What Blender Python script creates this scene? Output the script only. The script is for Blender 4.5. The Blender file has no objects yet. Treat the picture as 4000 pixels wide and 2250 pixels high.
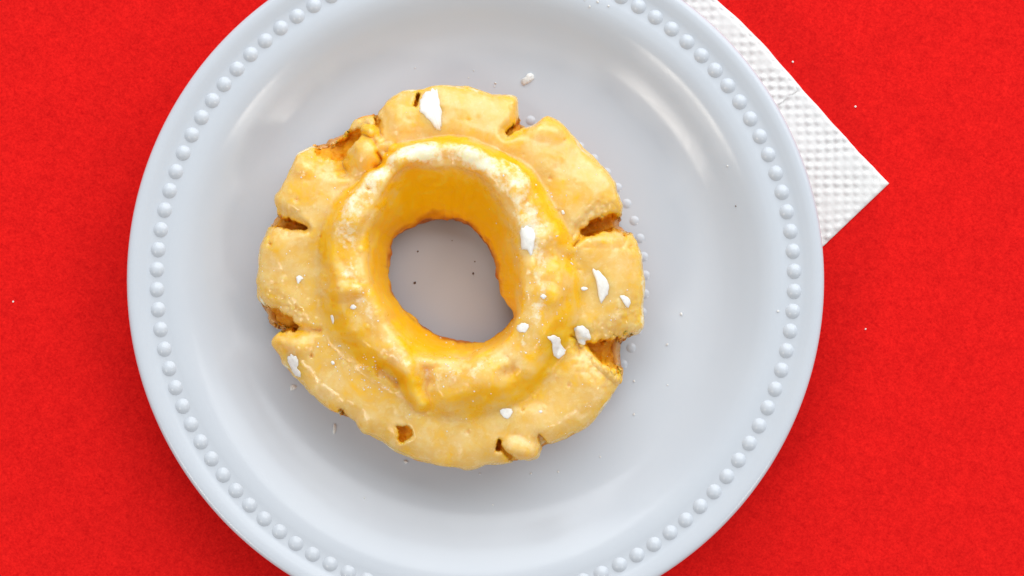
import bpy, bmesh, math, random
import numpy as np
from mathutils import Vector
from mathutils.bvhtree import BVHTree

sc = bpy.context.scene
COL = sc.collection
MM = 0.001

# ------------------------------------------------------------------ camera
PLATE_PX = (1857.0, 1095.0)          # plate centre in the photograph (4000 x 2250)
RIM_PX, RIM_R, RIM_Z = 1366.5, 0.0825, 0.0182
CAM_H = 0.50
PXM = RIM_R / RIM_PX                 # metres per pixel at rim height
K = PXM / (CAM_H - RIM_Z)
CAMX = (2000 - PLATE_PX[0]) * PXM
CAMY = -(1125 - PLATE_PX[1]) * PXM
cd = bpy.data.cameras.new('camera')
cam = bpy.data.objects.new('camera', cd)
COL.objects.link(cam)
cam.location = (CAMX, CAMY, CAM_H)
cd.sensor_width = 36
cd.lens = 36 / (4000 * K)
cd.clip_start, cd.clip_end = 0.01, 50
sc.camera = cam

# ------------------------------------------------------------------ light
w = bpy.data.worlds.new('World'); sc.world = w; w.use_nodes = True
w.node_tree.nodes['Background'].inputs[0].default_value = (0.90, 0.95, 1.0, 1)
w.node_tree.nodes['Background'].inputs[1].default_value = 0.405


def area(name, loc, target, sx, sy, power, col):
    l = bpy.data.lights.new(name, 'AREA')
    l.shape = 'RECTANGLE'; l.size = sx; l.size_y = sy
    l.energy = power; l.color = col
    o = bpy.data.objects.new(name, l); COL.objects.link(o)
    o.location = loc
    o.rotation_euler = (Vector(target) - Vector(loc)).to_track_quat('-Z', 'Y').to_euler()
    return o


area('window_light', (0.36, 1.15, 0.95), (0, 0, 0), 2.5, 1.6, 38, (0.95, 0.98, 1.0))
area('ceiling_lamp_a', (0.90, -0.72, 1.0), (0, 0, 0), 0.26, 0.22, 2.2, (1.0, 0.93, 0.84))
area('ceiling_lamp_b', (-0.89, -0.72, 1.0), (0, 0, 0), 0.55, 0.24, 4.6, (1.0, 0.93, 0.84))
sc.view_settings.view_transform = 'Standard'
sc.view_settings.look = 'None'
sc.view_settings.exposure = 0.0
sc.view_settings.gamma = 1.0


# ------------------------------------------------------------------ helpers
def P(px, py, z):
    """pixel of the photograph -> point of the horizontal plane at height z"""
    d = K * (CAM_H - z)
    return (CAMX + (px - 2000) * d, CAMY - (py - 1125) * d)


def tag(o, label=None, cat=None, group=None, kind=None):
    if label: o['label'] = label
    if cat: o['category'] = cat
    if group: o['group'] = group
    if kind: o['kind'] = kind
    return o


def obj(name, verts, faces, mat, parent=None, smooth=True):
    me = bpy.data.meshes.new(name)
    me.from_pydata([tuple(v) for v in verts], [], [tuple(f) for f in faces])
    me.update()
    if smooth:
        me.polygons.foreach_set('use_smooth', [True] * len(me.polygons))
    me.materials.append(mat)
    o = bpy.data.objects.new(name, me); COL.objects.link(o)
    if parent: o.parent = parent
    return o


def empty(name, loc):
    o = bpy.data.objects.new(name, None); COL.objects.link(o)
    o.location = loc; o.empty_display_size = 0.01
    return o


def grid_obj(name, pts, mat, parent=None, wrap_i=False, wrap_j=False, keep=None, attrs=None):
    """pts: (n, m, 3) numpy grid -> quad mesh"""
    n, m = pts.shape[:2]
    idx = np.arange(n * m).reshape(n, m)
    ii = np.arange(n if wrap_i else n - 1); jj = np.arange(m if wrap_j else m - 1)
    I, J = np.meshgrid(ii, jj, indexing='ij')
    a = idx[I, J]; b = idx[(I + 1) % n, J]; c = idx[(I + 1) % n, (J + 1) % m]; d = idx[I, (J + 1) % m]
    q = np.stack([a, b, c, d], -1).reshape(-1, 4)
    if keep is not None:
        q = q[keep.reshape(-1)[q].any(1)]
    v = pts.reshape(-1, 3)
    used = np.zeros(n * m, bool); used[q.reshape(-1)] = True
    remap = np.cumsum(used) - 1
    q = remap[q]; v = v[used]
    me = bpy.data.meshes.new(name)
    me.vertices.add(len(v)); me.vertices.foreach_set('co', v.astype(np.float32).ravel())
    me.loops.add(len(q) * 4); me.loops.foreach_set('vertex_index', q.astype(np.int32).ravel())
    me.polygons.add(len(q))
    me.polygons.foreach_set('loop_start', np.arange(0, len(q) * 4, 4, dtype=np.int32))
    me.polygons.foreach_set('loop_total', np.full(len(q), 4, np.int32))
    me.polygons.foreach_set('use_smooth', np.ones(len(q), bool))
    me.update(calc_edges=True); me.validate()
    for k, arr in (attrs or {}).items():
        at = me.attributes.new(k, 'FLOAT', 'POINT')
        at.data.foreach_set('value', arr.reshape(-1)[used].astype(np.float32))
    me.materials.append(mat)
    o = bpy.data.objects.new(name, me); COL.objects.link(o)
    if parent: o.parent = parent
    return o


def _hash(i, j, k, seed):
    h = (i * 374761393 + j * 668265263 + k * 2147483647 + seed * 1274126177) & 0xffffffff
    h = ((h ^ (h >> 13)) * 1274126177) & 0xffffffff
    h = ((h ^ (h >> 16)) * 2246822519) & 0xffffffff
    return ((h ^ (h >> 15)) & 0xffff) / 32767.5 - 1.0


def noise3(p, wavelength, seed=0):
    q = p / wavelength
    f = np.floor(q).astype(np.int64); t = q - f
    t = t * t * t * (t * (t * 6 - 15) + 10)
    i, j, k = f[..., 0], f[..., 1], f[..., 2]
    x, y, z = t[..., 0], t[..., 1], t[..., 2]
    r = 0
    for a in (0, 1):
        for b in (0, 1):
            for c in (0, 1):
                r = r + _hash(i + a, j + b, k + c, seed) * (x if a else 1 - x) * (y if b else 1 - y) * (z if c else 1 - z)
    return r


def fbm(p, wl, octaves=3, seed=0, gain=0.5):
    r, a, s = 0, 1.0, 0
    for o in range(octaves):
        r = r + a * noise3(p + 13.7 * o * wl, wl / 2 ** o, seed + 17 * o); s += a; a *= gain
    return r / s


def smooth(e0, e1, x):
    t = np.clip((x - e0) / (e1 - e0), 0, 1)
    return t * t * (3 - 2 * t)


class Mat:
    def __init__(self, name):
        self.m = bpy.data.materials.new(name); self.m.use_nodes = True
        self.t = self.m.node_tree; self.b = self.t.nodes['Principled BSDF']

    def n(self, kind, **kw):
        nd = self.t.nodes.new(kind)
        for k, v in kw.items():
            if k.startswith('i_'):
                nd.inputs[k[2:].replace('_', ' ')].default_value = v
            else:
                setattr(nd, k, v)
        return nd

    def l(self, a, b): self.t.links.new(a, b)

    def set(self, **kw):
        for k, v in kw.items():
            self.b.inputs[k.replace('_', ' ')].default_value = v

    def obj_co(self):
        return self.n('ShaderNodeTexCoord').outputs['Object']

    def noise(self, scale, detail=3, rough=0.55, co=None, dist=0.0):
        nd = self.n('ShaderNodeTexNoise', i_Scale=scale, i_Detail=detail, i_Roughness=rough, i_Distortion=dist)
        self.l(co or self.obj_co(), nd.inputs['Vector'])
        return nd.outputs['Fac']

    def ramp(self, fac, stops):
        r = self.n('ShaderNodeValToRGB'); el = r.color_ramp.elements
        while len(el) < len(stops): el.new(0.5)
        for e, (p, c) in zip(el, stops):
            e.position = p; e.color = (c if len(c) == 4 else (*c, 1))
        self.l(fac, r.inputs['Fac'])
        return r.outputs['Color']

    def mix(self, fac, a, b, mode='MIX'):
        x = self.n('ShaderNodeMix', data_type='RGBA', blend_type=mode)
        for s, v in ((x.inputs[0], fac), (x.inputs[6], a), (x.inputs[7], b)):
            if hasattr(v, 'is_output'): self.l(v, s)
            elif isinstance(v, (int, float)): s.default_value = v
            else: s.default_value = (*v, 1)
        return x.outputs[2]

    def math(self, op, a, b=0.0, clamp=False):
        x = self.n('ShaderNodeMath', operation=op, use_clamp=clamp)
        for s, v in ((x.inputs[0], a), (x.inputs[1], b)):
            if hasattr(v, 'is_output'): self.l(v, s)
            else: s.default_value = v
        return x.outputs[0]

    def bump(self, height, strength, dist, prev=None):
        x = self.n('ShaderNodeBump', i_Strength=strength, i_Distance=dist)
        self.l(height, x.inputs['Height'])
        if prev: self.l(prev, x.inputs['Normal'])
        return x.outputs['Normal']

    def attr(self, name):
        return self.n('ShaderNodeAttribute', attribute_name=name).outputs['Fac']

    def out(self, sock, name): self.l(sock, self.b.inputs[name])


# ------------------------------------------------------------------ materials
def mat_table():
    m = Mat('red_paper')
    mp = m.n('ShaderNodeMapping'); mp.inputs['Rotation'].default_value = (0.5, 0.3, 0.65)
    m.l(m.obj_co(), mp.inputs['Vector']); co = mp.outputs['Vector']
    fine = m.noise(1700, 3, 0.7, co); mid = m.noise(620, 4, 0.7, co, 0.4); big = m.noise(160, 4, 0.6, co)
    c = m.ramp(fine, [(0.30, (0.50, 0.001, 0.002)), (0.70, (0.97, 0.016, 0.012))])
    c2 = m.ramp(mid, [(0.30, (0.60, 0.002, 0.004)), (0.70, (0.93, 0.014, 0.011))])
    c = m.mix(0.5, c, c2)
    c3 = m.ramp(big, [(0.3, (0.90, 0.88, 0.88)), (0.7, (1, 1, 1))])
    m.out(m.mix(1.0, c, c3, 'MULTIPLY'), 'Base Color')
    m.set(Roughness=0.75)
    m.b.inputs['Specular IOR Level'].default_value = 0.08
    m.out(m.bump(m.math('ADD', fine, mid), 0.30, 0.00012), 'Normal')
    return m.m


def mat_plate():
    m = Mat('white_glazed_ceramic')
    n1 = m.noise(60, 2)
    m.out(m.ramp(n1, [(0.3, (0.578, 0.612, 0.662)), (0.7, (0.592, 0.625, 0.672))]), 'Base Color')
    smear = m.noise(90, 4, 0.6, dist=1.5)
    m.out(m.ramp(smear, [(0.35, (0.15,) * 3), (0.75, (0.24,) * 3)]), 'Roughness')
    m.out(m.bump(m.noise(4500, 1), 0.10, 0.00002), 'Normal')
    m.b.inputs['Specular IOR Level'].default_value = 0.38
    m.set(Subsurface_Weight=0.12, Subsurface_Scale=0.002, Subsurface_Radius=(1, 1, 1))
    return m.m


def mat_napkin():
    m = Mat('white_paper_napkin')
    fib = m.noise(2600, 3, 0.6); big = m.noise(40, 2)
    m.out(m.ramp(big, [(0.3, (0.80, 0.785, 0.765)), (0.7, (0.84, 0.835, 0.825))]), 'Base Color')
    m.set(Roughness=0.9)
    m.b.inputs['Specular IOR Level'].default_value = 0.1
    m.out(m.bump(fib, 0.35, 0.00008), 'Normal')
    return m.m


def mat_dough():
    m = Mat('fried_dough')
    br = m.attr('brown')
    n1 = m.noise(420, 4, 0.65); n2 = m.noise(130, 3, 0.6)
    f = m.math('ADD', br, m.math('MULTIPLY', m.math('SUBTRACT', n1, 0.5), 0.55))
    f = m.math('ADD', f, m.math('MULTIPLY', m.math('SUBTRACT', n2, 0.5), 0.45), clamp=True)
    m.out(m.ramp(f, [(0.0, (0.94, 0.56, 0.040)), (0.35, (0.90, 0.385, 0.002)),
                     (0.65, (0.68, 0.22, 0.006)), (1.0, (0.33, 0.085, 0.010))]), 'Base Color')
    m.set(Roughness=0.5, Specular_IOR_Level=0.35, Subsurface_Weight=0.2, Subsurface_Scale=0.0007,
          Subsurface_Radius=(1.0, 0.45, 0.10))
    m.out(m.bump(m.noise(900, 4, 0.7), 0.8, 0.0006), 'Normal')
    return m.m


def mat_glaze():
    m = Mat('sugar_glaze')
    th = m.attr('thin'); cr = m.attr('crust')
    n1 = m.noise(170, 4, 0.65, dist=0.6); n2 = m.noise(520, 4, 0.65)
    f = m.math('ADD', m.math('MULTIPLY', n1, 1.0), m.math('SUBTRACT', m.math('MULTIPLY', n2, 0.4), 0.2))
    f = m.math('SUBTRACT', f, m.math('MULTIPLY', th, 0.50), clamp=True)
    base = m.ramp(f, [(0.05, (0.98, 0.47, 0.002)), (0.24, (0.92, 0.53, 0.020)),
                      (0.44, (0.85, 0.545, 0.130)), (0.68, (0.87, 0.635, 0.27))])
    base = m.mix(m.ramp(m.attr('brown'), [(0.40, (0, 0, 0)), (0.95, (1, 1, 1))]), base, (0.52, 0.14, 0.001))
    g = m.math('ADD', m.math('MULTIPLY', n2, 0.75), m.math('MULTIPLY', m.noise(1300, 3), 0.25))
    g = m.math('ADD', g, m.math('MULTIPLY', m.math('SUBTRACT', cr, 0.5), 0.55))
    white = m.ramp(g, [(0.46, (0, 0, 0)), (0.71, (0.92, 0.92, 0.92))])
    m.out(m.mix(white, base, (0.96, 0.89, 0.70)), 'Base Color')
    rr = m.ramp(n2, [(0.35, (0.12,) * 3), (0.7, (0.36,) * 3)])
    m.out(m.math('ADD', rr, m.math('MULTIPLY', th, 0.25)), 'Roughness')
    m.out(m.math('SUBTRACT', 0.55, m.math('MULTIPLY', th, 0.46)), 'Specular IOR Level')
    m.set(Subsurface_Weight=1.0, Subsurface_Scale=0.0028, Subsurface_Radius=(1.0, 0.80, 0.45),
          Coat_Weight=0.05, Coat_Roughness=0.12)
    m.out(m.math('ADD', m.math('MULTIPLY', m.attr('deep'), 0.0042), 0.0003), 'Subsurface Scale')
    nb = m.bump(m.noise(420, 3, 0.5), 0.15, 0.0004)
    m.out(m.bump(m.noise(2600, 2, 0.6), 0.12, 0.0001, nb), 'Normal')
    return m.m


def mat_flake(name, col, rough=0.4, sss=0.4):
    m = Mat(name)
    n = m.noise(900, 3)
    m.out(m.ramp(n, [(0.3, tuple(c * 0.93 for c in col)), (0.7, col)]), 'Base Color')
    m.out(m.ramp(m.noise(700, 4, 0.65), [(0.35, (0.86,) * 3), (0.55, (1.0,) * 3)]), 'Alpha') if sss else None
    m.set(Roughness=rough, Subsurface_Weight=sss, Subsurface_Scale=0.001, Subsurface_Radius=(1, 0.9, 0.75))
    m.out(m.bump(m.noise(1500, 3), 0.3, 0.0001), 'Normal')
    return m.m


M_TABLE, M_PLATE, M_NAP = mat_table(), mat_plate(), mat_napkin()
M_DOUGH, M_GLAZE = mat_dough(), mat_glaze()
M_FLAKE = mat_flake('dried_white_glaze', (0.96, 0.94, 0.88), 0.35, 0.08)
M_CRUMB = mat_flake('pale_sugar_crumb', (0.88, 0.86, 0.82), 0.35, 0.05)
M_BROWN = mat_flake('brown_crumb', (0.16, 0.10, 0.07), 0.7, 0.0)

# ------------------------------------------------------------------ table
tb = grid_obj('tabletop', np.stack(np.meshgrid(np.linspace(-0.7, 0.7, 29), np.linspace(-0.6, 0.6, 25), [0.0], indexing='ij'), -1)[:, :, 0, :],
              M_TABLE)
tag(tb, 'bright red mottled paper covered tabletop under the plate', 'tabletop', kind='structure')

# ------------------------------------------------------------------ napkin
NAP_T = 1.25 * MM
nap_c = np.array(P(2238 * 1.5528, 461 * 1.5528, 1.0 * MM))      # visible corner
d1 = np.array([-0.690, 0.724]); d2 = np.array([-0.724, -0.690])   # along the upper edge, along the lower edge
nap = empty('paper_napkin', (nap_c[0], nap_c[1], 0))
tag(nap, 'white embossed paper napkin tucked under the plate, one corner pointing right', 'napkin')


def emboss(x, y):
    s = 2.32 * MM
    u, v = x / s * 1.0, y / (s * 0.93)
    a = np.cos(math.pi * (u + v)) * np.cos(math.pi * (u - v))
    return a


def leaf(name, s0, s1, t1, z_lo, z_hi, amp, seed, edge_fn, cut=None):
    """a napkin leaf: rows along d1 from s0..s1, t along d2 0..t1; closed slab with embossed top"""
    ns, nt = int((s1 - s0) / 0.00034), int(t1 / 0.00034)
    S, T = np.meshgrid(np.linspace(s0, s1, ns), np.linspace(0, t1, nt), indexing='ij')
    if cut is not None:
        S = S + cut(T) * np.clip(1 - (S - s0) / 0.012, 0, 1)
    T2 = T + edge_fn(S) * (1 - T / t1)
    x = S * d1[0] + T2 * d2[0]; y = S * d1[1] + T2 * d2[1]
    p = np.stack([x, y, np.zeros_like(x)], -1)
    e = emboss(x + nap_c[0] + 0.3 * MM * noise3(p, 9 * MM, seed), y + nap_c[1] + 0.3 * MM * noise3(p, 9 * MM, seed + 5))
    z = z_hi + amp * (smooth(-0.35, 0.85, e) - 0.5) * (0.75 + 0.6 * noise3(p, 5 * MM, seed + 1)) + 0.09 * MM * fbm(p, 2 * MM, 2, seed + 2)
    z = z + 0.16 * MM * noise3(p, 22 * MM, seed + 3)
    # press the borders flat, keep it under the plate's foot
    under = np.hypot(x + nap_c[0], y + nap_c[1])
    z = np.where(under < 0.056, np.minimum(z, NAP_T - 0.03 * MM), z)
    brd = np.minimum.reduce([T, S - s0 + 0 * T, s1 - S, t1 - T])
    z = z_lo + (z - z_lo) * ((0.45 if s0 == 0 else 0.15) + (0.55 if s0 == 0 else 0.85) * smooth(0, (0.7 if s0 == 0 else 1.3) * MM, brd))
    top = np.stack([x, y, z], -1)
    # closed slab: ring the grid with its bottom
    n, m = S.shape
    bot = top.copy(); bot[..., 2] = z_lo
    full = np.concatenate([bot[:1], top, bot[-1:]], 0)
    left = full[:, :1].copy(); left[..., 2] = z_lo
    right = full[:, -1:].copy(); right[..., 2] = z_lo
    full = np.concatenate([left, full, right], 1)
    return grid_obj(name, full[:, ::-1], M_NAP, nap)


def edge_wob(S):
    b = -1.2 * MM * np.exp(-((S - 0.046) / 0.017) ** 2) + 0.08 * MM * np.sin(S * 210) + 0.06 * MM * np.sin(S * 640 + 1)
    return b * smooth(0, 0.004, S)


leaf('lower_leaf', 0.0, 0.124, 0.124, 0.05 * MM, 0.72 * MM, 0.46 * MM, 3, edge_wob)
leaf('upper_leaf', 0.0315, 0.1235, 0.1235, 0.42 * MM, 1.08 * MM, 0.44 * MM, 9,
     lambda S: edge_wob(S) + 0.35 * MM, cut=lambda T: 0.10 * T + 0.4 * MM * np.sin(T * 300))

# ------------------------------------------------------------------ plate
PZ = 1.32 * MM
plate = empty('plate', (0, 0, PZ))
tag(plate, 'round white glossy ceramic plate with a ring of raised beads on the rim', 'plate')
# (r, z) in mm above the table, top surface from centre outwards, then the underside
PROF = [(0.001, 5.05), (20, 5.05), (40, 5.06), (47.5, 5.12), (51.5, 5.3), (55, 5.8), (58.5, 6.95), (62, 8.85), (65.5, 11.15),
        (68.2, 12.75), (70.2, 13.5), (71.6, 13.72), (72.6, 13.75), (73.4, 13.68), (74.4, 13.62), (76.0, 13.68),
        (77.3, 13.9), (78.6, 14.4), (80.0, 14.85), (81.2, 14.9), (82.0, 14.6), (82.42, 14.0), (82.3, 13.3), (81.6, 12.8),
        (79, 12.1), (74, 10.6), (68, 8.2), (62, 5.5), (56, 3.3), (53.6, 2.2), (53.3, 1.5), (52.8, 1.32), (51.8, 1.32), (51.2, 1.6),
        (50.6, 2.4), (47, 2.9), (20, 2.9), (0.001, 2.9)]
PROF = [(r, z + 3.0 if z > 2.0 else z) for r, z in PROF]


def catmull(pts, per):
    pts = np.array(pts, float); n = len(pts); out = []
    for i in range(n - 1):
        p0 = pts[max(i - 1, 0)]; p1 = pts[i]; p2 = pts[i + 1]; p3 = pts[min(i + 2, n - 1)]
        t0 = 0.0
        t1 = np.linalg.norm(p1 - p0) ** 0.5 + 1e-6; t2 = t1 + np.linalg.norm(p2 - p1) ** 0.5 + 1e-6
        t3 = t2 + np.linalg.norm(p3 - p2) ** 0.5 + 1e-6
        for k in range(per):
            t = t1 + (t2 - t1) * k / per
            A1 = (t1 - t) / t1 * p0 + t / t1 * p1
            A2 = (t2 - t) / (t2 - t1) * p1 + (t - t1) / (t2 - t1) * p2
            A3 = (t3 - t) / (t3 - t2) * p2 + (t - t2) / (t3 - t2) * p3
            B1 = (t2 - t) / t2 * A1 + t / t2 * A2
            B2 = (t3 - t) / (t3 - t1) * A2 + (t - t1) / (t3 - t1) * A3
            out.append((t2 - t) / (t2 - t1) * B1 + (t - t1) / (t2 - t1) * B2)
    out.append(pts[-1])
    return np.array(out)


pr = catmull(PROF, 5); pr[:, 0] = np.maximum(pr[:, 0], 0.001)
NS = 288
th = np.linspace(0, 2 * math.pi, NS, endpoint=False)
pp = np.stack([np.cos(th)[:, None] * pr[None, :, 0] * MM, np.sin(th)[:, None] * pr[None, :, 0] * MM,
               np.broadcast_to(pr[None, :, 1] * MM - PZ, (NS, len(pr)))], -1)
grid_obj('dish', pp[::-1, ::1], M_PLATE, plate, wrap_i=True)
# each bead a low dome set into the rim
BEADS, BEAD_R, BEAD_PHASE = 100, 75.5, math.radians(1.65)
bv, bf = [], []
bn, bk, bh = 20, 8, 0.95
for k in range(bk):
    q = 1 - k / bk                                    # 1 at the foot, 0 at the top
    z = bh * (0.5 + 0.5 * math.cos(math.pi * q ** 1.25)) ** 0.62
    for i in range(bn):
        f = 2 * math.pi * i / bn
        bv.append((2.02 * MM * q * math.cos(f), 2.02 * MM * q * math.sin(f), (z - (0.1 if k == 0 else 0)) * MM))
bv.append((0, 0, bh * MM))
for k in range(bk - 1):
    for i in range(bn):
        j = (i + 1) % bn
        bf.append((k * bn + i, k * bn + j, (k + 1) * bn + j, (k + 1) * bn + i))
for i in range(bn):
    bf.append(((bk - 1) * bn + i, (bk - 1) * bn + (i + 1) % bn, bk * bn))
bead0 = obj('bead', bv, bf, M_PLATE, plate)
for i in range(BEADS):
    o = bead0 if i == 0 else bead0.copy()
    if i: COL.objects.link(o)
    a = 2 * math.pi * (i / BEADS) + BEAD_PHASE
    o.location = (BEAD_R * MM * math.cos(a), BEAD_R * MM * math.sin(a), 16.58 * MM - PZ)
    o.rotation_euler = (0, 0, a)

# the smaller ring of beads round the well, mostly hidden by the doughnut
well0 = bead0.copy(); well0.data = bead0.data.copy()
for q in well0.data.vertices: q.co = (q.co.x * 0.62, q.co.y * 0.62, q.co.z * 0.30)
for i in range(57):
    o = well0 if i == 0 else well0.copy()
    COL.objects.link(o)
    a = 2 * math.pi * i / 57 + math.radians(14.4)
    o.location = (40.7 * MM * math.cos(a), 40.7 * MM * math.sin(a), 8.06 * MM - PZ)
    o.rotation_euler = (0, 0, a)

# ------------------------------------------------------------------ doughnut
FZ = 8.45 * MM                                   # plate floor
DC = np.array(P(1750, 1090, 18 * MM))            # axis of the doughnut
OUT = [(1700, 332), (1650, 352), (1622, 352), (1576, 352), (1512, 388), (1490, 418), (1468, 437), (1446, 440), (1380, 462), (1358, 493),
       (1341, 512), (1313, 517), (1280, 537), (1260, 553), (1203, 570), (1164, 600), (1137, 661), (1092, 744), (1073, 766), (1073, 788),
       (1082, 805), (1075, 843), (1048, 882), (1032, 920), (1012, 954), (1010, 1003), (1004, 1080), (1000, 1113), (1000, 1159), (1011, 1182),
       (1031, 1222), (1034, 1250), (1062, 1278), (1108, 1292), (1070, 1312), (1054, 1342), (1086, 1388), (1100, 1422), (1155, 1480),
       (1201, 1525), (1246, 1571), (1281, 1603), (1327, 1623), (1390, 1648), (1404, 1674), (1418, 1697), (1453, 1706), (1498, 1732),
       (1556, 1772), (1607, 1800), (1676, 1820), (1760, 1828), (1832, 1832), (1929, 1820), (2044, 1800), (2104, 1792), (2110, 1768),
       (2130, 1745), (2187, 1732), (2244, 1703), (2296, 1666), (2336, 1623), (2376, 1577), (2410, 1525), (2430, 1491), (2439, 1462),
       (2436, 1428), (2433, 1376), (2439, 1336), (2468, 1311), (2493, 1305), (2519, 1279), (2519, 1245), (2519, 1170), (2525, 1096),
       (2520, 1080), (2503, 970), (2479, 920), (2445, 893), (2423, 882), (2429, 832), (2434, 794), (2418, 749), (2410, 711), (2374, 667),
       (2318, 611), (2280, 578), (2247, 534), (2214, 495), (2172, 462), (2139, 451), (2111, 479), (2064, 495), (2037, 488), (2028, 465),
       (2022, 424), (2023, 374), (1998, 366), (1921, 363), (1838, 343), (1766, 332)]
HOLE = [(1760, 856), (1705, 857), (1623, 882), (1567, 909), (1534, 932), (1523, 987), (1518, 1050), (1518, 1102), (1533, 1159), (1567, 1193),
        (1619, 1245), (1676, 1288), (1720, 1318), (1774, 1331), (1830, 1340), (1889, 1342), (1935, 1319), (1981, 1279), (2012, 1239),
        (2004, 1205), (1981, 1185), (1954, 1147), (1950, 1110), (1943, 1080), (1921, 998), (1882, 932), (1833, 882)]
LIP = [(1700, 672), (1556, 668), (1512, 760), (1455, 870), (1443, 998), (1452, 1124), (1500, 1230), (1567, 1325), (1630, 1385), (1704, 1405),
       (1803, 1399), (1872, 1388), (1929, 1360), (1990, 1300), (2036, 1216), (2046, 1147), (2031, 1080), (2009, 970), (1976, 860), (1937, 766),
       (1893, 700), (1838, 675)]
CREASE = [(1760, 542), (1623, 562), (1540, 575), (1485, 640), (1413, 689), (1347, 766), (1302, 832), (1275, 915), (1269, 998), (1264, 1107),
          (1264, 1222), (1304, 1325), (1361, 1394), (1447, 1462), (1561, 1525), (1647, 1590), (1700, 1623), (1815, 1632), (1900, 1612),
          (1978, 1575), (2101, 1520), (2157, 1451), (2190, 1390), (2226, 1296), (2254, 1199), (2264, 1136), (2254, 1060), (2225, 970),
          (2175, 860), (2131, 766), (2059, 672), (1987, 622), (1893, 580), (1810, 551)]
NT = 960
TH = np.linspace(-math.pi, math.pi, NT, endpoint=False)


def radial(px, z, blur=0):
    a = np.array([np.array(P(x, y, z)) - DC for x, y in px])
    t = np.arctan2(a[:, 1], a[:, 0]); r = np.hypot(a[:, 0], a[:, 1])
    o = np.argsort(t); t, r = t[o], r[o]
    R = np.interp(TH, np.r_[t[-1] - 2 * math.pi, t, t[0] + 2 * math.pi], np.r_[r[-1], r, r[0]])
    if blur:
        k = np.hanning(2 * blur + 3)[1:-1]; k /= k.sum()
        R = np.convolve(np.r_[R[-blur:], R, R[:blur]], k, 'valid')
    return R


ring = np.stack([np.cos(TH), np.sin(TH), 0 * TH], -1) * 0.03
Ro = radial(OUT, FZ + 9.5 * MM, 2) - 0.3 * MM + 0.25 * MM * fbm(ring * 1.4, 2.2 * MM, 3, 4)
Rh = radial(HOLE, FZ + 5 * MM, 5) + 0.22 * MM * fbm(ring, 2.0 * MM, 3, 8)
Rl = radial(LIP, FZ + 20.5 * MM, 26) + 0.6 * MM * noise3(ring, 7 * MM, 91)
Rc = radial(CREASE, FZ + 16.5 * MM, 12) + 0.5 * MM * noise3(ring, 6 * MM, 93)
south = 0.5 - 0.5 * np.sin(TH)                       # 1 towards the camera's lower edge
zc = (23.9 + 0.9 * noise3(ring, 14 * MM, 21) + 0.5 * noise3(ring, 6 * MM, 22)) * MM      # crest height
zs = (17.2 + 1.1 * noise3(ring, 16 * MM, 23)) * MM                                        # skirt height
ze = (9.3 + 1.0 * noise3(ring, 12 * MM, 24)) * MM                                         # edge height
Roc = np.minimum(Ro, 1e9)
wr = Rc - Rl
ws = Ro - Rc
steep = 0.36 - 0.20 * smooth(0.1, 0.9, 1 - south)                 # outer flank of the ridge, steeper towards the window
CP = [  # (r, z) per angle
    (0.5 * (Rh + Ro), 0.10 * MM + 0 * TH),
    (Rh + 4.0 * MM, 0.15 * MM + 0 * TH),
    (Rh + 0.9 * MM, 1.8 * MM + 0 * TH),
    (Rh, 5.0 * MM + 0 * TH),
    (Rh + 0.28 * (Rl - Rh), 10.5 * MM + 0 * TH),
    (Rh + 0.68 * (Rl - Rh), 16.8 * MM + 0 * TH),
    (Rl + 0.03 * wr, zc - 2.0 * MM),
    (Rl + 0.17 * wr, zc - 0.6 * MM),
    (Rl + 0.35 * wr, zc - 0.1 * MM),
    (Rc - (0.08 + steep) * wr, zc - 0.9 * MM),
    (Rc - 0.30 * steep * wr, zs + 2.0 * MM),
    (Rc + 0.07 * ws, zs + 0.45 * MM),
    (Rc + 0.30 * ws, zs + 0.3 * MM),
    (Rc + 0.62 * ws, zs - 0.3 * MM),
    (Rc + 0.88 * ws, zs - 2.4 * MM),
    (Ro - 0.75 * MM, ze + 2.9 * MM),
    (Ro, ze),
    (Ro - 0.9 * MM, ze - 4.0 * MM),
    (Ro - 3.2 * MM, 1.6 * MM + 0 * TH),
    (Ro - 7.0 * MM, 0.15 * MM + 0 * TH),
    (0.5 * (Rh + Ro) + 0.5 * MM, 0.10 * MM + 0 * TH)]
PER = [4, 4, 6, 16, 16, 14, 14, 14, 12, 12, 10, 14, 16, 16, 16, 10, 10, 8, 6, 4]
CPa = np.array([[r, z] for r, z in CP])                # (n, 2, NT)
rows, U = [], []
for i in range(len(CP) - 1):
    p0 = CPa[max(i - 1, 0)]; p1 = CPa[i]; p2 = CPa[i + 1]; p3 = CPa[min(i + 2, len(CP) - 1)]
    m1, m2 = (p2 - p0) * 0.42, (p3 - p1) * 0.42
    for k in range(PER[i]):
        t = k / PER[i]
        rows.append((2 * t**3 - 3 * t**2 + 1) * p1 + (t**3 - 2 * t**2 + t) * m1 + (-2 * t**3 + 3 * t**2) * p2 + (t**3 - t**2) * m2)
        U.append(i + t)
rz = np.array(rows); U = np.array(U)                   # (NU, 2, NT)
NU = len(U)
r_ = rz[:, 0, :].T; z_ = rz[:, 1, :].T
pts = np.stack([r_ * np.cos(TH)[:, None], r_ * np.sin(TH)[:, None], z_], -1)   # (NT, NU, 3)
UU = np.broadcast_to(U, (NT, NU))
topw = smooth(5.0, 7.0, UU) * (1 - smooth(15.6, 17.5, UU))    # where the top features act


def normals(p):
    du = np.gradient(p, axis=1)
    dt = np.roll(p, -1, 0) - np.roll(p, 1, 0)
    n = np.cross(du, dt)
    n /= np.linalg.norm(n, axis=-1, keepdims=True) + 1e-12
    return n


def wpt(x, y, z=24 * MM):
    a = P(x, y, z); return np.array([a[0] - DC[0], a[1] - DC[1]])


PXW = K * (CAM_H - 24 * MM)


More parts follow.
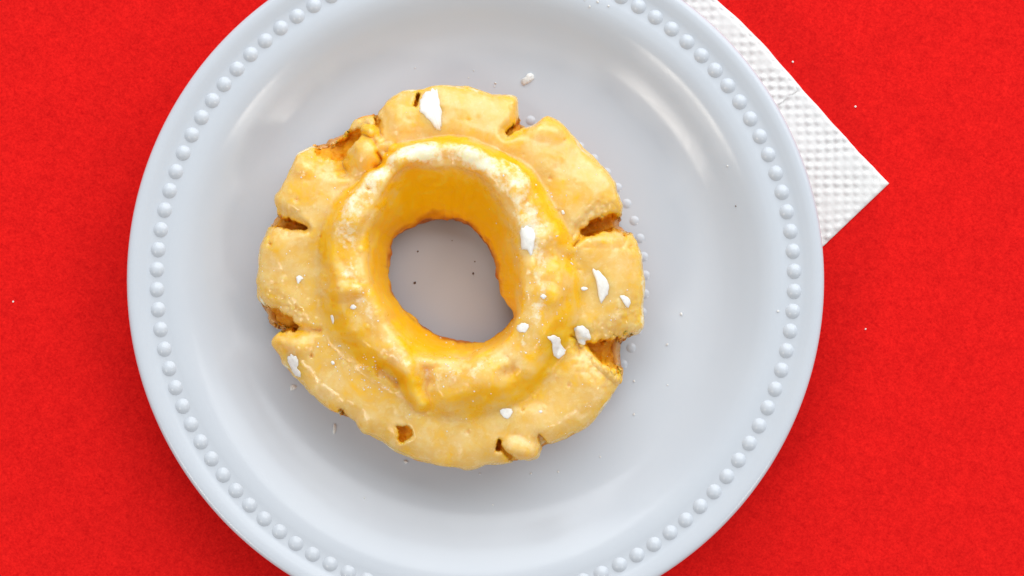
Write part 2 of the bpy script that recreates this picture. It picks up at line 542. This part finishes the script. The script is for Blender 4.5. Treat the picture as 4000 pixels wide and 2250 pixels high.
def seg_dist(xy, pl, widths):
    """distance to a polyline / local width"""
    best = np.full(xy.shape[:-1], 1e9)
    for (a, b, wa, wb) in zip(pl[:-1], pl[1:], widths[:-1], widths[1:]):
        a, b = wpt(*a), wpt(*b); d = b - a
        t = np.clip(((xy - a) @ d) / (d @ d), 0, 1)
        q = xy - (a + t[..., None] * d)
        best = np.minimum(best, np.hypot(q[..., 0], q[..., 1]) / ((wa + (wb - wa) * t) * PXW))
    return best


n0 = normals(pts)
botw = smooth(2.0, 3.2, UU) * (1 - smooth(16.8, 18.5, UU))
# large and middle lumps of the dough
disp = (0.75 * fbm(pts, 13 * MM, 2, 31) + 0.42 * fbm(pts, 5.5 * MM, 1, 33) * smooth(6, 8, UU)
        + (0.08 + 0.12 * np.exp(-((UU - 8) / 2.0) ** 2)) * fbm(pts, 2.2 * MM, 2, 35)) * MM
lump = np.exp(-((UU - 8.4) / 1.9) ** 2) * (1.1 * noise3(pts, 8 * MM, 36) + 0.75 * noise3(pts, 4.2 * MM, 37)) * MM
inner = (1 - smooth(5.5, 6.6, UU))
disp = disp * botw * (1 - 0.45 * inner)
edge_lock = np.exp(-((UU - 16) / 0.8) ** 2) + np.exp(-((UU - 3) / 0.9) ** 2)
pts = pts + n0 * (disp * (1 - 0.7 * np.clip(edge_lock, 0, 1)))[..., None]

pts[..., 2] += lump
xy = pts[..., :2]
rag = 0.34 * fbm(pts * [1, 1, 0.3], 3.0 * MM, 3, 41) + 0.24 * noise3(pts, 0.9 * MM, 43)
bare = np.zeros((NT, NU)); dz = np.zeros((NT, NU))
GROOVES = [  # polyline, half widths, depth mm, sharpness, bare
    ([(2292, 905), (2345, 872), (2400, 868), (2455, 880)], [26, 36, 34, 40], 8.5, 1),
    ([(2240, 960), (2300, 900)], [10, 20], 2.0, 0.3),
    ([(2306, 1352), (2360, 1378), (2460, 1392)], [16, 50, 92], 8.5, 1),
    ([(2230, 1310), (2310, 1355)], [14, 22], 2.5, 0.35),
    ([(1196, 892), (1120, 872), (1040, 850)], [12, 26, 34], 7.0, 1),
    ([(1145, 1278), (1110, 1262), (1030, 1236)], [22, 40, 52], 8.0, 1),
    ([(1250, 1290), (1150, 1285)], [18, 24], 1.6, 0.0),
    ([(1982, 522), (2025, 490), (2050, 450)], [14, 20, 30], 5.5, 1),
    ([(1392, 520), (1322, 585), (1262, 582)], [26, 46, 40], 5.5, 1),
    ([(1345, 480), (1290, 520), (1240, 548)], [26, 34, 26], 5.5, 0.9), ([(1325, 600), (1345, 660)], [26, 34], 3.0, 0.0),
    ([(1632, 372), (1624, 412)], [12, 12], 3.6, 1),
    ([(1462, 425), (1478, 482)], [14, 14], 4.0, 1),
    ([(1334, 1602), (1350, 1640)], [14, 22], 4.0, 1),
    ([(1952, 1722), (1944, 1752)], [13, 16], 4.5, 1),
    ([(1960, 1748), (2010, 1800), (2040, 1812)], [12, 14, 18], 2.8, 0.7),
    ([(2130, 1748), (2105, 1700)], [22, 14], 2.4, 0.5),
    ([(1556, 1668), (1584, 1690), (1568, 1716)], [12, 32, 16], 2.8, 1),
    
    ([(1540, 600), (1480, 560), (1478, 480)], [18, 22, 18], 2.4, 0.1),
    ([(1478, 655), (1500, 640), (1475, 600)], [22, 18, 12], 2.0, 0.1),
    ([(1055, 953), (1060, 955)], [9, 9], 1.0, 0.0), ([(1447, 741), (1453, 743)], [11, 11], 1.2, 0.3),
    ([(1217, 1386), (1219, 1390)], [10, 10], 1.1, 0.2), ([(1975, 1448), (2000, 1446)], [26, 30], 1.3, 0.0),
    ([(2120, 1030), (2150, 1010)], [34, 40], 1.0, 0.0), ([(1500, 1440), (1560, 1480)], [34, 34], 2.6, 0.0), ([(1672, 1440), (1680, 1480)], [26, 26], 1.4, 0.0),
    ([(2240, 1290), (2262, 1360)], [18, 26], 1.8, 0.2),
]
soft = np.zeros((NT, NU))
for pl, wd, dep, br in GROOVES:
    d = seg_dist(xy, pl, wd) + rag * 0.8
    s = 1 - smooth(0.45, 1.2, d) if br >= 0.5 else 1 - smooth(0.0, 1.5, d - rag * 0.4)
    if dep > 5: soft = np.maximum(soft, (1 - smooth(0.7, 3.0, d)) * 1.9 * MM)
    dz = np.maximum(dz, s * dep * MM)
    if br: bare = np.maximum(bare, br * (1 - smooth(0.86, 1.08, d)))
dz = dz + soft
BUMPS = [([(1418, 600), (1400, 570)], [78, 60], 3.6), ([(1340, 1136), (1400, 1130)], [36, 30], 1.6),
         ([(1596, 1440), (1614, 1510), (1645, 1572)], [44, 34, 30], 2.6), ([(1424, 506), (1468, 523), (1490, 567), (1534, 589)], [16, 18, 18, 20], 2.6), ([(2010, 1750), (2060, 1765)], [44, 40], 1.8),
         ([(1556, 420), (1570, 480)], [60, 50], 1.2), ([(1180, 640), (1196, 650)], [44, 40], 1.4),
         ([(2330, 1400), (2420, 1480)], [22, 24], 1.6), ([(2260, 940), (2400, 930)], [22, 30], 1.2),
         ([(2090, 500), (2170, 510)], [36, 44], 1.2), ([(2190, 930), (2215, 970)], [30, 30], 1.3),
         ([(2120, 930), (2170, 900)], [40, 34], 1.2), ([(1090, 1330), (1180, 1345)], [26, 40], 1.4),
         ([(1570, 640), (1640, 600), (1760, 580), (1860, 610)], [30, 34, 36, 30], 1.5)]
for pl, wd, h in BUMPS:
    d = seg_dist(xy, pl, wd) + rag * 0.2
    dz = dz - (1 - smooth(0.0, 1.45, d)) * h * MM * (1 - 0.6 * bare)
# pores and little sugar blisters in the glaze
rp = random.Random(77)
for _ in range(150):
    a = rp.uniform(-math.pi, math.pi); it = int((a + math.pi) / (2 * math.pi) * NT) % NT
    ju = int(np.searchsorted(U, rp.uniform(6.3, 15.2))); cpt = pts[it, ju, :2]
    rr_ = rp.choice((0.25, 0.3, 0.4, 0.55, 0.8)) * MM; sg = rp.choice((1, -1, -1))
    lo, hi = it - 40, it + 41
    ids = np.arange(lo, hi) % NT
    dd = np.hypot(pts[ids][..., 0] - cpt[0], pts[ids][..., 1] - cpt[1]) / rr_
    dz[ids] += sg * (1 - smooth(0.2, 1.3, dd)) * (0.5 if sg > 0 else 0.28) * min(rr_, 0.5 * MM) * 1.6
# the scoop between ridge and skirt at the crease
floor_clip = 1.2 * MM
pts[..., 2] = np.where(topw > 0, np.maximum(pts[..., 2] - dz * topw, np.minimum(floor_clip, pts[..., 2])), pts[..., 2])
bare *= topw
pts[..., 2] = np.maximum(pts[..., 2], 0.08 * MM)
n1 = normals(pts)
rough = (0.03 * fbm(pts, 1.0 * MM, 2, 51) + 0.75 * bare * fbm(pts, 1.5 * MM, 3, 53)
         + 0.22 * (inner * smooth(2.5, 3.2, UU)) * np.abs(fbm(pts, 2.4 * MM, 3, 55)))
pts = pts + n1 * (rough * MM * botw)[..., None]
# fried colour: pale dough inside, browner where the crust met the oil (low on the walls)
hz = pts[..., 2] / MM
brown = 0.24 + 0.14 * inner + 0.10 * fbm(pts, 7 * MM, 2, 61)
brown = brown + 0.62 * (1 - smooth(5.0, 10.0, hz + 2.4 * fbm(pts, 3 * MM, 2, 63))) * inner
brown = brown + 0.42 * smooth(14.9, 16.6, UU) + 0.16 * bare * (1 - smooth(3, 10, hz)) + 0.10 * bare
dn = normals(pts)
# glaze: a coat of its own, thick on top, torn at the cracks, the hole and the outer edge
gm = (smooth(2.9, 3.5, UU + 0.55 * fbm(pts, 5 * MM, 3, 71)) * (1 - smooth(15.1, 15.8, UU + 0.55 * fbm(pts, 4 * MM, 3, 73))))
gm = gm * (1 - smooth(0.25, 0.75, bare))
thick = (0.42 + 0.16 * fbm(pts, 4 * MM, 2, 75)) * MM
off = -0.40 * MM + (thick + 0.40 * MM) * smooth(0.15, 0.75, gm)
deep = gm.copy()
for _ in range(9):
    deep = np.minimum.reduce([deep, np.roll(deep, 1, 0), np.roll(deep, -1, 0), np.roll(deep, 1, 1), np.roll(deep, -1, 1)])
for _ in range(8):
    deep = (deep + np.roll(deep, 1, 0) + np.roll(deep, -1, 0) + np.roll(deep, 1, 1) + np.roll(deep, -1, 1)) / 5
gp = pts + dn * off[..., None]
keep = off > -0.30 * MM
slope = 1 - np.clip(dn[..., 2], 0, 1)
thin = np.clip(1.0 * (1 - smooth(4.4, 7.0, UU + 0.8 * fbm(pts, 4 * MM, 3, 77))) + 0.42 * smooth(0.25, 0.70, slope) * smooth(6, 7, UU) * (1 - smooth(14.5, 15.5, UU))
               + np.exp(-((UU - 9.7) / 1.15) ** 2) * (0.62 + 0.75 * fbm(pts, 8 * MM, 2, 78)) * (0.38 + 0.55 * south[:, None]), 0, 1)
north = (smooth(-0.5, 1.0, np.sin(TH)))[:, None]
crust = (0.70 + 0.52 * north ** 1.5) * np.exp(-((UU - 7.6 - 0.7 * north - 0.6 * fbm(pts, 9 * MM, 2, 81)) / (0.9 + 0.35 * north)) ** 2) * (0.65 + 0.35 * fbm(pts, 6 * MM, 2, 82))
crust = np.maximum(crust, 0.75 * np.exp(-((UU - 14.9) / 0.8) ** 2) * (0.5 + 0.9 * fbm(pts, 5 * MM, 2, 83)))
crust = np.maximum(crust, 0.22 * smooth(0.04, 0.25, np.maximum(np.roll(bare, 3, 0), np.roll(bare, -3, 0))) * (1 - bare))

don = empty('doughnut', (DC[0], DC[1], FZ))
tag(don, 'golden glazed old-fashioned ring doughnut with cracked petal edges on the plate', 'doughnut')
grid_obj('dough', pts[:, ::-1], M_DOUGH, don, wrap_i=True, attrs={'brown': np.clip(brown, 0, 1)[:, ::-1]})
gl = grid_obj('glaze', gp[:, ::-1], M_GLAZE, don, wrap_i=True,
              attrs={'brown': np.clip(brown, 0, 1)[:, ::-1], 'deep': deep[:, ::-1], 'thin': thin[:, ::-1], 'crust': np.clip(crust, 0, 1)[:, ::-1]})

# surface lookup for what sticks to the doughnut
me = gl.data
bvh_g = BVHTree.FromPolygons([v.co for v in me.vertices], [tuple(p.vertices) for p in me.polygons])
med = don.children[0].data
bvh_d = BVHTree.FromPolygons([v.co for v in med.vertices], [tuple(p.vertices) for p in med.polygons])


def drop(x, y):
    z = None
    for b in (bvh_g, bvh_d):
        h = b.ray_cast(Vector((x, y, 0.06)), Vector((0, 0, -1)))
        if h[0] is not None: z = h[0].z if z is None else max(z, h[0].z)
    return z


def R1(p): return (960 + p[0] / 1.811, 280 + p[1] / 1.811)
def R2(p): return (1700 + p[0] / 1.811, 280 + p[1] / 1.811)
def R3(p): return (960 + p[0] / 1.746, 1050 + p[1] / 1.746)
def R4(p): return (1700 + p[0] / 1.7456, 1050 + p[1] / 1.7456)
def R0(p): return (p[0] * 1.5528, p[1] * 1.5528)


def flake(name, poly, height, mat, parent, surf, seed, lift=0.05 * MM, origin=None):
    """a thin ragged chip that follows the surface below it; poly in local xy metres"""
    rnd = random.Random(seed)
    poly = [np.array(p) for p in poly]
    poly = [q for a, b in zip(poly, poly[1:] + poly[:1]) for q in (a * 0.78 + b * 0.22, a * 0.22 + b * 0.78)]
    c = sum(poly) / len(poly)
    ring = []
    for a, b in zip(poly, poly[1:] + poly[:1]):
        for t in (0.0, 0.5):
            q = a + (b - a) * t
            q = q + (q - c) * rnd.uniform(-0.09, 0.07)
            ring.append(q)
    n = len(ring); verts, faces = [], []
    zc = surf(*c) or 0
    rings = (1.0, 0.9, 0.6, 0.3)
    hs = (0.0, 0.6, 0.95, 1.05)
    for f, h in zip(rings, hs):
        for q in ring:
            p = c + (q - c) * f
            z = surf(*p)
            z = zc if z is None else max(z, zc - 1.6 * MM)
            verts.append((p[0], p[1], z + lift + height * h * rnd.uniform(0.85, 1.15)))
    verts.append((c[0], c[1], zc + lift + height))
    base = len(verts)
    for q in ring:
        z = surf(*q)
        z = zc if z is None else max(z, zc - 1.6 * MM)
        verts.append((q[0], q[1], z + lift - 0.12 * MM if parent else z))
    verts.append((c[0], c[1], zc + lift - 0.12 * MM if parent else zc))
    ccw = sum(a[0] * b[1] - a[1] * b[0] for a, b in zip(ring, ring[1:] + ring[:1])) > 0

    def F(*f): faces.append(f if ccw else f[::-1])
    for k in range(3):
        for i in range(n):
            j = (i + 1) % n
            F(k * n + i, k * n + j, (k + 1) * n + j, (k + 1) * n + i)
    for i in range(n):
        j = (i + 1) % n
        F(3 * n + i, 3 * n + j, 4 * n)
        F(i, base + i, base + j, j)
        F(base + j, base + i, base + n)
    if origin is not None:
        verts = [(x - origin[0], y - origin[1], z - origin[2]) for x, y, z in verts]
    o = obj(name, verts, faces, mat, parent)
    if origin is not None: o.location = origin
    return o


FLAKES = [
    (R1, [(1320, 115), (1260, 150), (1225, 215), (1228, 275), (1280, 330), (1325, 380), (1350, 415), (1385, 410), (1392, 300), (1370, 220), (1358, 130)], 0.75),
    (R0, [(1487, 672), (1510, 685), (1533, 710), (1530, 740), (1512, 768), (1505, 745), (1500, 710)], 0.6),
    (R4, [(940, 400), (1000, 380), (1055, 425), (1065, 485), (1030, 490), (1020, 525), (975, 510), (955, 450)], 0.5),
    (R4, [(755, 465), (810, 445), (855, 470), (850, 500), (900, 570), (840, 625), (800, 580), (795, 490)], 0.5),
    (R4, [(435, 970), (470, 945), (535, 955), (515, 1005), (490, 1022), (465, 1010)], 0.35),
    (R2, [(600, 1120), (650, 1095), (710, 1130), (700, 1230), (680, 1320), (650, 1260), (605, 1260)], 0.5),
    (R3, [(270, 620), (300, 580), (350, 600), (360, 650), (340, 680), (375, 710), (365, 750), (320, 730), (300, 680)], 0.5),
    (R3, [(340, 55), (370, 42), (398, 65), (375, 80), (360, 110), (345, 80)], 0.45),
    (R4, [(985, 130), (1020, 120), (1050, 135), (1010, 155)], 0.35),
    (R4, [(1250, 180), (1300, 180), (1340, 220), (1320, 275), (1290, 240)], 0.4),
    (R4, [(550, 390), (600, 360), (645, 380), (620, 430), (565, 430)], 0.4),
    (R3, [(580, 320), (600, 310), (612, 350), (600, 385)], 0.3),
    (R4, [(700, 970), (720, 960), (735, 972), (718, 985)], 0.3),
    (R3, [(720, 265), (745, 235), (775, 260), (750, 280)], 0.4),
    (R4, [(708, 185), (735, 168), (760, 190), (735, 210)], 0.35),
    (R2, [(890, 985), (905, 978), (918, 1008), (895, 1015)], 0.3),
    (R3, [(580, 630), (600, 625), (612, 650), (590, 655)], 0.3),
]
for i, (fn, pl, h) in enumerate(FLAKES):
    flake('glaze_flake', [wpt(*fn(p), z=FZ + 17 * MM) for p in pl], h * 0.7 * MM, M_FLAKE, don, drop, 100 + i)

# fine sugar specks all over the glaze: one part
rnd = random.Random(5)
sv, sf = [], []


def speck(c, s, z, rnd, verts, faces):
    b = len(verts)
    for d in ((1, 0, 0), (0, 1, 0), (-1, 0, 0), (0, -1, 0), (0, 0, 0.8), (0, 0, -0.5)):
        k = s * rnd.uniform(0.6, 1.25)
        verts.append((c[0] + d[0] * k, c[1] + d[1] * k, z + d[2] * s))
    for f in ((0, 1, 4), (1, 2, 4), (2, 3, 4), (3, 0, 4), (1, 0, 5), (2, 1, 5), (3, 2, 5), (0, 3, 5)):
        faces.append(tuple(b + q for q in f))


CLUST = [((1400, 1440), 90, 34), ((1480, 1470), 80, 26), ((1300, 1370), 70, 20), ((2120, 1180), 120, 28), ((2060, 1290), 90, 26),
         ((2150, 1000), 120, 18), ((1700, 1390), 110, 26), ((2230, 1000), 40, 12), ((2100, 760), 160, 12), ((1120, 1100), 130, 14),
         ((1380, 780), 120, 12), ((2300, 1600), 150, 10), ((1800, 1480), 160, 18), ((1420, 1200), 100, 12), ((2420, 1200), 80, 10),
         ((1750, 1085), 720, 60)]
for (cx, cy), rad, num in CLUST:
    for _ in range(num):
        a = rnd.uniform(0, 6.283); q = rad * math.sqrt(rnd.random())
        x, y = wpt(cx + q * math.cos(a), cy + q * math.sin(a))
        z = drop(x, y)
        if z is None: continue
        speck((x, y), rnd.choice((0.10, 0.13, 0.18, 0.26)) * MM, z + 0.04 * MM, rnd, sv, sf)
tag(obj('sugar_specks', sv, sf, M_FLAKE, don, smooth=False), kind='stuff')

# ------------------------------------------------------------------ crumbs on the plate and the table
def plate_z(x, y):
    r = math.hypot(x, y) / MM
    i = int(np.argmax(pr[:, 0] >= 82.4)) or len(pr) // 2
    return float(np.interp(r, pr[:i, 0], pr[:i, 1])) * MM


def chip(name, fn, pl, h, label, cat, mat, surf, zg, seed, group=None):
    poly = [np.array(P(*fn(p), zg)) for p in pl]
    c = sum(poly) / len(poly)
    o = flake(name, poly, h * MM, mat, None, surf, seed, lift=0.0, origin=(c[0], c[1], surf(*c)))
    return tag(o, label, cat, group)


chip('sugar_flake', R2, [(605, 45), (640, 20), (655, 0), (690, -2), (706, 25), (690, 55), (650, 75), (625, 92), (610, 70)], 0.7,
     'large translucent sugar flake on the plate above the doughnut', 'sugar flake', M_CRUMB, plate_z, 12 * MM, 201)
chip('sugar_flake', R3, [(600, 1055), (612, 1055), (620, 1085), (608, 1130), (592, 1120), (594, 1080)], 0.5,
     'upright white sugar sliver on the plate below left of the doughnut', 'sugar flake', M_CRUMB, plate_z, 8 * MM, 202)
chip('sugar_flake', R3, [(300, 800), (320, 785), (352, 800), (335, 825), (305, 832)], 0.4,
     'clear sugar flake on the plate touching the lower left of the doughnut', 'sugar flake', M_CRUMB, plate_z, 8 * MM, 203)
chip('sugar_flake', R3, [(1072, 1310), (1090, 1300), (1112, 1318), (1092, 1332)], 0.4,
     'small clear sugar flake on the plate just under the doughnut bottom edge', 'sugar flake', M_CRUMB, plate_z, 8 * MM, 204)


def crumb(name, px, py, s, label, cat, group, mat, surf, zg, seed):
    x, y = P(px, py, zg); z = surf(x, y)
    rnd = random.Random(seed); v, f = [], []
    bm = bmesh.new(); bmesh.ops.create_icosphere(bm, subdivisions=1, radius=s * MM)
    for q in bm.verts:
        q.co *= rnd.uniform(0.7, 1.2); q.co.z = max(q.co.z * 0.75, -0.35 * s * MM)
    zmin = min(q.co.z for q in bm.verts)
    for q in bm.verts: q.co.z -= zmin
    me = bpy.data.meshes.new(name); bm.to_mesh(me); bm.free(); me.materials.append(mat)
    o = bpy.data.objects.new(name, me); COL.objects.link(o); o.location = (x, y, z)
    return tag(o, label, cat, group)


RIGHT = [(2664, 1227, .42), (2609, 1346, .36), (2298, 1503, .30), (2610, 1505, .22), (2479, 1490, .32), (2479, 1620, .34), (2834, 652, .28), (3025, 1214, .32)]
BELOW = [(2075, 1852, .32), (2182, 1845, .28), (2346, 1787, .24), (1874, 1853, .24), (1424, 1946, .22), (1925, 1975, .2)]
ABOVE = [(1935, 322, .3), (1932, 334, .22), (1830, 300, .2), (1620, 262, .18), (1850, 272, .2), (2300, 40, .3), (2330, 22, .34), (2372, 38, .3), (2280, 14, .26)]
k = 300
for lst, lab, grp in ((RIGHT, 'tiny clear sugar grain on the plate right of the doughnut', 'sugar grains right of the doughnut'),
                      (BELOW, 'tiny clear sugar grain on the plate below the doughnut', 'sugar grains below the doughnut'),
                      (ABOVE, 'tiny clear sugar grain on the plate above the doughnut', 'sugar grains above the doughnut')):
    for x, y, s in lst:
        if lst is RIGHT and (x, y) == (2298, 1503): continue
        crumb('sugar_grain', x, y, s, lab, 'sugar grain', grp, M_CRUMB, plate_z, 10 * MM, k); k += 1
for x, y, s in ((1620, 1105, .38), (1848, 1068, .30), (1632, 982, .26), (1855, 1022, .2), (1766, 940, .16)):
    crumb('dough_crumb', x, y, s, 'tiny brown crumb on the plate inside the doughnut hole', 'crumb', 'brown crumbs inside the hole', M_BROWN, plate_z, 8.1 * MM, k); k += 1
crumb('dough_crumb', 2868, 807, .2, 'tiny dark crumb on the right slope of the plate', 'crumb', None, M_BROWN, plate_z, 10 * MM, k)
tz = lambda x, y: 0.0
for x, y, s in ((3097, 241, .30), (3341, 416, .30)):
    crumb('sugar_grain', x, y, s, 'tiny white sugar grain on the red table beside the napkin', 'sugar grain', 'sugar grains beside the napkin', M_FLAKE, tz, 0, k); k += 1
for x, y, s, lab in ((3381, 1285, .28, 'tiny white sugar grain on the red table right of the plate'),
                     (52, 1178, .26, 'tiny white sugar grain near the left edge of the red table')):
    crumb('sugar_grain', x, y, s, lab, 'sugar grain', None, M_FLAKE, tz, 0, k); k += 1
